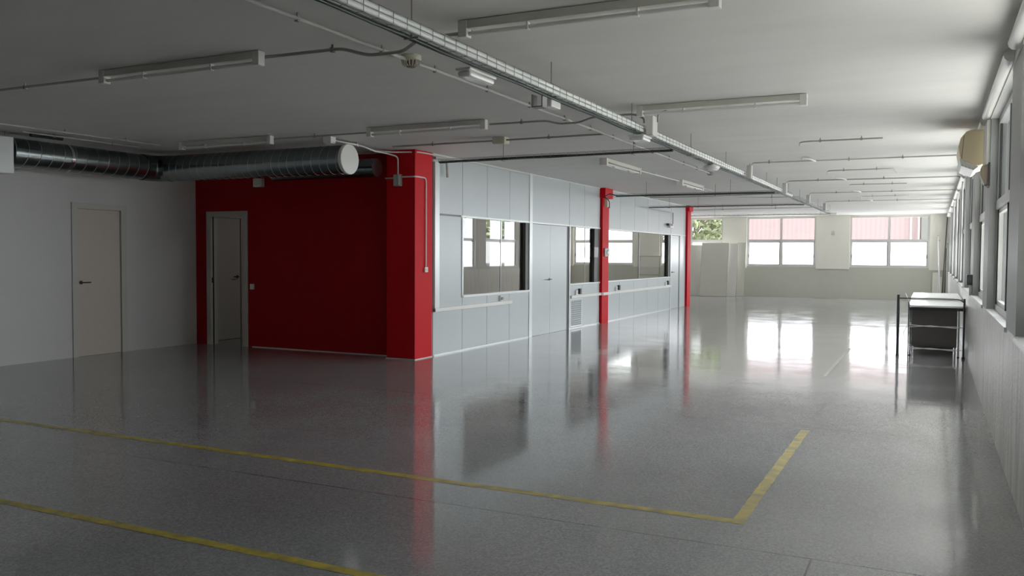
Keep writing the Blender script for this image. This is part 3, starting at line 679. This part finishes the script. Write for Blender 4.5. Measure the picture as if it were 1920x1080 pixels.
# ------------------------------------------------------------------ partition fittings
def trunk(label, y0, y1, z, h=.055):
    t = thing('cable_trunking', label, 'trunking', (PX + .02, (y0 + y1) / 2, z))
    build(MB().box(PX, PX + .045, y0, y1, z, z + h), 'trunking_body', 'plastic', t, bevel=.004)
    return t
trunk('white trunking under the first partition window', 10.5, 12.99, .63)
t = trunk('white trunking under the small partition window and across the middle column', 15.64, 17.30, .60)
build(MB().box(PX, PX + .10, 17.30, 17.78, .60, .655), 'trunking_body', 'plastic', t)
trunk('white trunking under the long partition window', 17.78, 22.8, .60)
def socket(label, y, z, plug=True):
    t = thing('socket_outlet', label, 'socket', (PX + .02, y, z))
    build(MB().box(PX + .001, PX + .035, y - .05, y + .05, z, z + .09), 'plate', 'plastic', t, bevel=.004)
    build(MB().tube([(PX + .035, y + .01, z + .045), (PX + .04, y + .01, z + .045)], .022, 12), 'socket_face', 'ivory', t)
    if plug:
        build(MB().box(PX + .002, PX + .055, y + .12, y + .20, z + .01, z + .12), 'plug', 'black', t, bevel=.006)
    else:
        build(MB().box(PX + .035, PX + .055, y - .03, y + .03, z + .02, z + .07), 'plug', 'clip', t, bevel=.004)
socket('grey socket on the trunking below the first partition window', 12.62, .69, False)
socket('white socket with black plug above the louvred panel', 15.95, .66)
socket('socket with black plug just right of the middle red column', 18.35, .66)
socket('socket with black plug at the far end of the trunking', 22.35, .66)
t = thing('louvred_vent', 'louvred metal vent low in the partition before the middle column', 'vent', (PX, 15.98, .04))
build(MB().box(PX - .003, PX + .008, 15.66, 15.70, .03, .59).box(PX - .003, PX + .008, 16.25, 16.29, .03, .59).box(PX - .003, PX + .008, 15.70, 16.25, .03, .06).box(PX - .003, PX + .008, 15.70, 16.25, .56, .59), 'vent_frame', 'partframe', t)
lv = MB()
for k in range(12):
    z = .075 + k * .041
    lv.prism([(PX - .003, z + .028), (PX + .014, z), (PX + .016, z + .004), (PX - .001, z + .032)], 'y', 15.70, 16.25)
build(lv, 'louvres', 'grille', t)
t = box_thing('electrical_box', 'black electrical box left of the middle red column', 'electrical box', PX + .0, PX + .10, 16.72, 16.96, 1.40, 1.62, 'black', extra=[('cover', MB().box(PX + .005, PX + .095, 16.712, 16.72, 1.41, 1.61), 'black')])
t = box_thing('intercom', 'grey wall device with round dial on the middle red column', 'control unit', -6.289, -6.255, 17.40, 17.66, 1.42, 1.60, 'clip')
build(MB().lathe([(.05, -6.255), (.05, -6.245), (.03, -6.24)], (0, 17.55, 1.51), 'x', 18), 'dial', 'pvcw', t)
t = box_thing('junction_box', 'ivory box on the head of the middle red column', 'junction box', -6.289, -6.22, 17.40, 17.56, 2.47, 2.64, 'ivory', extra=[('cover', MB().box(-6.22, -6.214, 17.41, 17.55, 2.48, 2.63), 'ivory')])
conduit('flat grey conduit bending down from the third cross tray to the white camera', [(-6.2, 20.35, 2.61), (-6.27, 22.7, 2.61), (-6.27, 22.75, 2.60), (-6.27, 22.75, 2.30)], .018, 'pvc', fillet=.04)
t = thing('security_camera', 'small dark device with white base on the partition, by the farthest column', 'camera', (-6.3, 22.6, 2.2))
build(MB().box(PX + .001, PX + .08, 22.5, 22.85, 2.19, 2.24), 'base', 'plastic', t, bevel=.006)
build(MB().box(PX + .01, PX + .09, 22.35, 22.7, 2.24, 2.30), 'body', 'black', t, bevel=.01)
conduit('grey square conduit bending down at the corner next to the big red column', [(-6.30, 10.47, 2.80), (-6.27, 10.75, 2.80), (-6.27, 10.78, 2.55)], .022, 'pvc', fillet=.04)

# ------------------------------------------------------------------ right wall fittings
t = thing('air_conditioner', 'yellowed split air conditioner high on the window wall', 'air conditioner', (RX - .12, 10.45, 2.34))
prof = [(RX - .012, 2.74), (.36, 2.755), (.29, 2.74), (.235, 2.67), (.215, 2.58), (.235, 2.48), (.255, 2.44), (.40, 2.38), (RX - .012, 2.40)]
build(MB().prism(prof, 'y', 10.02, 10.86), 'casing', 'beige', t, bevel=.008)
build(MB().prism([(.228, 2.465), (.245, 2.385), (.36, 2.335), (.405, 2.372), (.262, 2.435)], 'y', 10.00, 10.88), 'outlet_panel', 'plastic', t, bevel=.004)
lv = MB()
for k in range(4): lv.prism([(.25 + k * .032, 2.395 - k * .013), (.262 + k * .032, 2.386 - k * .013), (.262 + k * .032, 2.378 - k * .013), (.25 + k * .032, 2.387 - k * .013)], 'y', 9.994, 10.0)
build(lv, 'louvre', 'clip', t)
build(MB().prism([(.262, 2.70), (.268, 2.70), (.252, 2.46), (.246, 2.46)], 'y', 10.014, 10.02), 'seam', 'brown', t)
box_thing('pier_cover', 'cream vertical cover panel on the pier in front of the air conditioner', 'wall panel', RX - .035, RX - .004, 9.24, 9.92, 2.29, RT, 'plastic', bevel=.003)
t = thing('wall_speaker', 'small brown wedge shaped speaker below the air conditioner', 'speaker', (RX - .05, 9.25, 2.12))
build(MB().prism([(RX - .007, 2.32), (.395, 2.30), (.385, 2.22), (.42, 2.13), (RX - .007, 2.12)], 'y', 9.16, 9.40), 'housing', 'brown', t, bevel=.006)
build(MB().box(RX - .02, RX - .005, 9.145, 9.42, 2.11, 2.33), 'back_plate', 'black', t)
t = box_thing('window_box', 'small dark box on the pier beyond the desks', 'control box', RX - .07, RX - .005, 12.38, 12.56, 1.10, 1.23, 'black')
build(MB().box(RX - .04, RX - .006, 12.42, 12.52, .97, 1.10), 'cable_duct', 'alu', t)

# ------------------------------------------------------------------ desks and black frame
def desk(label, x0, x1, y0, y1, z, panel=.14, h=.028):
    t = thing('desk', label, 'desk', ((x0 + x1) / 2, (y0 + y1) / 2, 0))
    build(MB().box(x0, x1, y0, y1, z - h, z), 'desktop', 'desk', t, bevel=.004)
    build(MB().box(x0 + .01, x1 - .01, y0 + .012, y1 - .012, z - h - .045, z - h), 'apron', 'black', t)
    for (x, y) in ((x0 + .03, y0 + .04), (x1 - .09, y0 + .04), (x0 + .03, y1 - .04), (x1 - .09, y1 - .04)):
        l = build(MB().box(x - .013, x + .013, y - .013, y + .013, .012, z - h - .045), 'leg', 'chrome', t)
        build(MB().tube([(x, y, 0), (x, y, .014)], .017, 10), 'foot', 'rubber', l)
    if panel: build(MB().box(x0 + .05, x1 - .11, y0 + .06, y0 + .078, panel, z - h - .045), 'modesty_panel', 'darkpanel', t)
    return t
desk('white topped desk with a dark modesty panel, against the window wall', -.30, .455, 13.95, 15.75, .745)
desk('second white desk standing directly behind the first one', -.31, .455, 15.9, 18.4, .765, .02)  # panel lowered to block the window's bright reflection under the desks
t = thing('tube_frame', 'black tubular trestle frame standing in front of the desks', 'metal frame', (0, 13.75, 0))
YF = 13.80
build(MB().tube([(-.43, YF, 0), (-.43, YF, .90)], .020, 12), 'post', 'blacksteel', t)
build(MB().tube([(.425, YF, 0), (.425, YF, .86)], .014, 12), 'post', 'blacksteel', t)
build(MB().tube([(-.43, YF, .85), (-.26, YF, .85)], .010, 8).tube([(-.26, YF, .855), (.36, YF, .85), (.425, YF, .80)], .007, 8, fillet=.03), 'top_bar', 'blacksteel', t)
pts = []
for i in range(26 * 8): a = 2 * PI * i / 8; pts.append((-.10 + .40 * i / 208, YF + .012 * math.cos(a), .853 + .012 * math.sin(a)))
build(MB().tube(pts, .003, 4), 'spring', 'wire', t)
for z, n in ((.455, 'bar'), (.13, 'bar')):
    build(MB().tube([(-.28, YF, z + .01), (0, YF, z - .008), (.33, YF, z)], .006, 6).tube([(-.28, YF, z - .02), (0, YF, z + .005), (.33, YF, z - .02)], .006, 6).tube([(.33, YF, z - .01), (.425, YF, z - .005)], .006, 6), 'lower_bar', 'lightalu', t)
build(MB().tube([(-.29, YF, .80), (-.29, YF, .0)], .009, 8), 'inner_post', 'blacksteel', t)
build(MB().tube([(-.34, YF, .92), (-.29, YF, .80), (-.27, YF, .72)], .008, 6).tube([(-.29, YF, .48), (-.36, YF, .34), (-.33, YF, .26), (-.29, YF, .22)], .005, 6, fillet=.04), 'hook', 'pvcw', t)
for x in (-.43, .425): build(MB().tube([(x, YF, 0), (x, YF, .03)], .024, 10), 'foot', 'rubber', t)

# ------------------------------------------------------------------ leaning boards and poles at the far end
def board(label, xa, xb, yb, h, lean, m, th=.03, frame=False, edge='clip'):
    t = thing('board', label, 'board', ((xa + xb) / 2, yb, 0))
    ang = math.atan2(lean, h)
    def tr(mb):
        r = MB(); r.f = mb.f; r.s = mb.s
        r.v = [(x, yb + (y - yb) * math.cos(ang) + z * math.sin(ang), z * math.cos(ang) + (th - (y - yb)) * math.sin(ang)) for x, y, z in mb.v]; return r
    build(tr(MB().box(xa, xb, yb, yb + th, 0, h)), 'sheet', m, t)
    e = MB().box(xa - .006, xa, yb - .002, yb + th, 0, h).box(xb, xb + .006, yb - .002, yb + th, 0, h)  # dark edge strips paint in the shadow lines between boards
    if frame: e.box(xa, xb, yb - .008, yb, h - .04, h).box(xa, xb, yb - .008, yb, h * .5 - .02, h * .5 + .02).box(xa, xa + .04, yb - .008, yb, 0, h).box(xb - .04, xb, yb - .008, yb, 0, h)
    build(tr(e), 'edge', edge, t)
    return t
board('leftmost grey board leaning on the far wall, half behind the far column', -8.15, -7.40, 31.15, 1.86, .30, 'board')
board('widest grey board at the front of the stack leaning on the far wall', -7.50, -6.55, 30.85, 1.94, .34, 'board')
board('grey board with a pale strip, right of the widest leaning board', -6.62, -6.24, 30.98, 1.92, .34, 'boardlight')
board('narrow grey board at the right of the leaning stack', -6.30, -6.02, 31.28, 1.95, .30, 'board')
board('framed board leaning in the back room, seen through the long partition window', -9.95, -9.12, 31.2, 1.46, .30, 'boardlight', frame=True)
poles = [('tall dark pole leaning in the far right corner', (.30, 31.2, 0), (.42, 31.55, 2.82), .022, 'darkpole'),
         ('pale pole leaning left of the dark pole in the far corner', (.26, 31.1, 0), (.16, 31.5, 2.16), .018, 'lightalu'),
         ('second pale pole crossing near the foot of the dark pole', (.20, 31.2, 0), (.20, 31.5, 2.0), .016, 'lightalu'),
         ('thin dark pole right of the pale ones in the corner', (.38, 31.1, 0), (.40, 31.55, 1.75), .018, 'darkpole'),
         ('grey profile standing closest to the window wall in the far corner', (.43, 31.0, 0), (.44, 31.4, 1.9), .016, 'pvc')]
for lab, a, b, r, m in poles:
    t = thing('pole', lab, 'pole', a)
    a = (a[0], a[1], r * .2)
    build(MB().tube([a, b], r, 10), 'shaft', m, t)
    v = Vector(b) - Vector(a); v.normalize()
    build(MB().tube([Vector(b) - v * .03, Vector(b) + v * .004], r * 1.12, 10), 'end_cap', 'clip', t)
t = thing('wall_lamp', 'small grey wall fitting on the cream pier between the two far windows', 'wall lamp', (-3.08, FY - .01, 2.2))
build(MB().prism([(-3.11, 2.19), (-3.04, 2.19), (-3.05, 2.31), (-3.075, 2.33), (-3.10, 2.27)], 'y', FY - .05, FY - .011), 'body', 'pvc', t)
build(MB().tube([(-3.09, FY - .03, 2.25), (-3.14, FY - .03, 2.20)], .008, 6), 'arm', 'clip', t)

# ------------------------------------------------------------------ floor markings
def tape(label, x0, x1, y0, y1, m='tape'):
    n = 40; L = MB(); vert = (x1 - x0) < (y1 - y0); v = []; f = []
    for i in range(n + 1):
        u = i / n; j = random.uniform(-.003, .003)
        if vert: y = y0 + (y1 - y0) * u; v += [(x0 + j, y, .0015), (x1 + j, y, .0015)]
        else: x = x0 + (x1 - x0) * u; v += [(x, y0 + j, .0015), (x, y1 + j, .0015)]
    for i in range(n): f.append((2 * i, 2 * i + 1, 2 * i + 3, 2 * i + 2))
    L.add(v, f); o = build(L, 'floor_tape', m); return tag(o, label, 'floor marking')
tape('yellow tape line crossing the floor nearest the viewer, at lower left', -7.6, -1.6, 3.145, 3.21)
tape('yellow tape line across the floor ending at the corner mark', -8.4, -.885, 4.70, 4.77)
tape('short yellow tape line running away from the corner mark', -.955, -.885, 4.77, 7.5)
tape('faint worn tape remnant on the shiny floor left of the desks', -1.16, -1.12, 11.0, 14.6, 'board')

# ------------------------------------------------------------------ outside
g = build(MB().box(-60, 40, -30, 90, -.75, -.7), 'ground', 'asphalt'); tag(g, 'grey paved ground outside the windows', 'ground', kind='structure')
t = thing('building', 'pink clad building seen through the upper far windows', 'building', (-2, 46, -.7))
build(MB().box(-10.6, 6.0, 44, 52, -.7, 9), 'wall', 'cladding', t)
build(MB().box(-10.8, 6.2, 43.8, 52.2, 9, 9.3), 'roof', 'exwhite', t)
build(MB().box(-.48, 3, 43.7, 44, -.7, 9), 'stair_bay', 'corr', t)
for x in (-.95, -.62): build(MB().box(x, x + .08, 43.85, 44, -.7, 9), 'downpipe', 'exwhite', t)
t = thing('building', 'pale building outside the back room windows', 'building', (-34, 40, -.7))
build(MB().box(-44, -24, 48, 58, -.7, 10), 'wall', 'exwhite', t)
for k in range(5): build(MB().box(-43 + k * 3.8, -41 + k * 3.8, 47.9, 48.0, 3, 5), 'window', 'alu', t)
t = thing('building', 'unseen dark building added as a skylight blocker outside the nearest right hand windows', 'building', (9, -12, -.7))
build(MB().box(5.5, 14, -29, 8.5, -.7, 11), 'wall', 'corr', t)  # added out of view to keep sky light off the red wall
build(MB().box(5.3, 14.2, -29.2, 8.7, 11, 11.3), 'roof', 'exwhite', t)
def tree(label, x, y, h, r, seed):
    rnd = random.Random(seed)
    t = thing('tree', label, 'tree', (x, y, -.7), 'trees outside the windows')
    tr = MB().tube([(x, y, -.7), (x + .1, y, h * .35), (x - .1, y + .1, h * .6)], .14, 8)
    for k in range(9):
        a = rnd.uniform(0, 2 * PI); z = h * rnd.uniform(.22, .5); q = r * rnd.uniform(.5, .95)
        tr.tube([(x, y, z), (x + q * .5 * math.cos(a), y + q * .5 * math.sin(a), z + h * .12), (x + q * math.cos(a), y + q * math.sin(a), z + h * rnd.uniform(.2, .35))], .04, 5)
    build(tr, 'trunk', 'bark', t)
    lf = MB()
    for k in range(2600):
        a = rnd.uniform(0, 2 * PI); ph = math.acos(rnd.uniform(-1, 1)); q = r * rnd.uniform(.45, 1)
        c = Vector((x + q * math.sin(ph) * math.cos(a), y + q * math.sin(ph) * math.sin(a), h * .58 + q * .9 * math.cos(ph)))
        u = Vector((rnd.uniform(-1, 1), rnd.uniform(-1, 1), rnd.uniform(-1, 1))).normalized() * rnd.uniform(.12, .22)
        w = u.cross(Vector((rnd.uniform(-1, 1), rnd.uniform(-1, 1), rnd.uniform(-1, 1)))).normalized() * .09
        lf.add([c - u, c + w, c + u, c - w], [(0, 1, 2, 3)])
    build(lf, 'foliage', 'leaf', t)
tree('leafy olive tree outside the window behind the leaning boards', -9.6, 37.5, 5.2, 2.3, 1)
tree('tree outside the window framed by the first partition pane', -18.0, 34.0, 5.2, 2.4, 2)
tree('tree farther back outside the back room windows', -17.2, 29.0, 5.0, 2.2, 3)

# ------------------------------------------------------------------ light
w = bpy.data.worlds.new('sky'); scn.world = w; w.use_nodes = True
nt = w.node_tree; bg = nt.nodes['Background']; bg.inputs[0].default_value = (0.93, 0.97, 1.0, 1)
# hazy sky, brightest towards the far right where the sun stands behind cloud
tc = nt.nodes.new('ShaderNodeTexCoord'); dp = nt.nodes.new('ShaderNodeVectorMath'); dp.operation = 'DOT_PRODUCT'
gd = Vector((.5, .82, .28)).normalized(); dp.inputs[1].default_value = gd
nt.links.new(tc.outputs['Generated'], dp.inputs[0])
mr = nt.nodes.new('ShaderNodeMapRange'); mr.interpolation_type = 'SMOOTHSTEP'
mr.inputs['From Min'].default_value = -.25; mr.inputs['From Max'].default_value = .95; mr.inputs['To Min'].default_value = .9; mr.inputs['To Max'].default_value = 6.5
nt.links.new(dp.outputs['Value'], mr.inputs['Value']); nt.links.new(mr.outputs['Result'], bg.inputs[1])
sun = bpy.data.lights.new('sun', 'SUN'); sun.energy = 9; sun.angle = math.radians(2); sun.color = (1, .96, .9)
so = bpy.data.objects.new('sun', sun); COL.objects.link(so); so.rotation_euler = (0, 0, 0)
pl = bpy.data.lights.new('passage_fill', 'AREA'); pl.size = .5; pl.energy = 1.4; pl.color = (.95, 1, .97)  # unseen fill light added to brighten the passage behind the doorway
po = bpy.data.objects.new('passage_fill', pl); COL.objects.link(po); po.location = (-8.6, 11.6, 2.82)
def portal(loc, rot, sx, sy):
    l = bpy.data.lights.new('window_portal', 'AREA'); l.shape = 'RECTANGLE'; l.size = sx; l.size_y = sy; l.cycles.is_portal = True
    o = bpy.data.objects.new('window_portal', l); COL.objects.link(o); o.location = loc; o.rotation_euler = rot
for a, b in RWIN: portal((RX + .3, (a + b) / 2, (RS + RT) / 2), (0, math.radians(90), 0), RT - RS, b - a)
for a, b in FWIN: portal(((a + b) / 2, FY + .35, (FTR + FT) / 2), (math.radians(-90), 0, 0), b - a, FT - FTR)
for a, b in OWIN: portal((OX - .35, (a + b) / 2, (FTR + FT) / 2), (0, math.radians(-90), 0), FT - FTR, b - a)

scn.view_settings.view_transform = 'Standard'
scn.view_settings.look = 'None'
scn.view_settings.exposure = 0.90
scn.view_settings.gamma = 1.22
scn.cycles.max_bounces = 10
scn.cycles.diffuse_bounces = 6
scn.cycles.transparent_max_bounces = 16
scn.cycles.sample_clamp_indirect = 6

# ------------------------------------------------------------------ camera
cam = bpy.data.cameras.new('camera'); co_ = bpy.data.objects.new('camera', cam); COL.objects.link(co_)
cam.sensor_width = 36; cam.lens = 1620 / 1920 * 36; cam.clip_end = 300; cam.clip_start = .05
Xc = Vector((0.8993500565737854, -0.022102268984294925, 0.4366703166537369))
Yc = Vector((0.4371906633155726, 0.03217900821358276, -0.8987929880345529))
Zc = Xc.cross(Yc)
# columns of world->camera are Xc, Yc, Zc ; rotation (camera->world) is its transpose
R = Matrix((Xc, Yc, Zc))
co_.matrix_world = Matrix.Translation((0, 0, 1.45)) @ R.to_4x4()
scn.camera = co_
for o in bpy.data.objects:
    if '_org' in o: del o['_org']
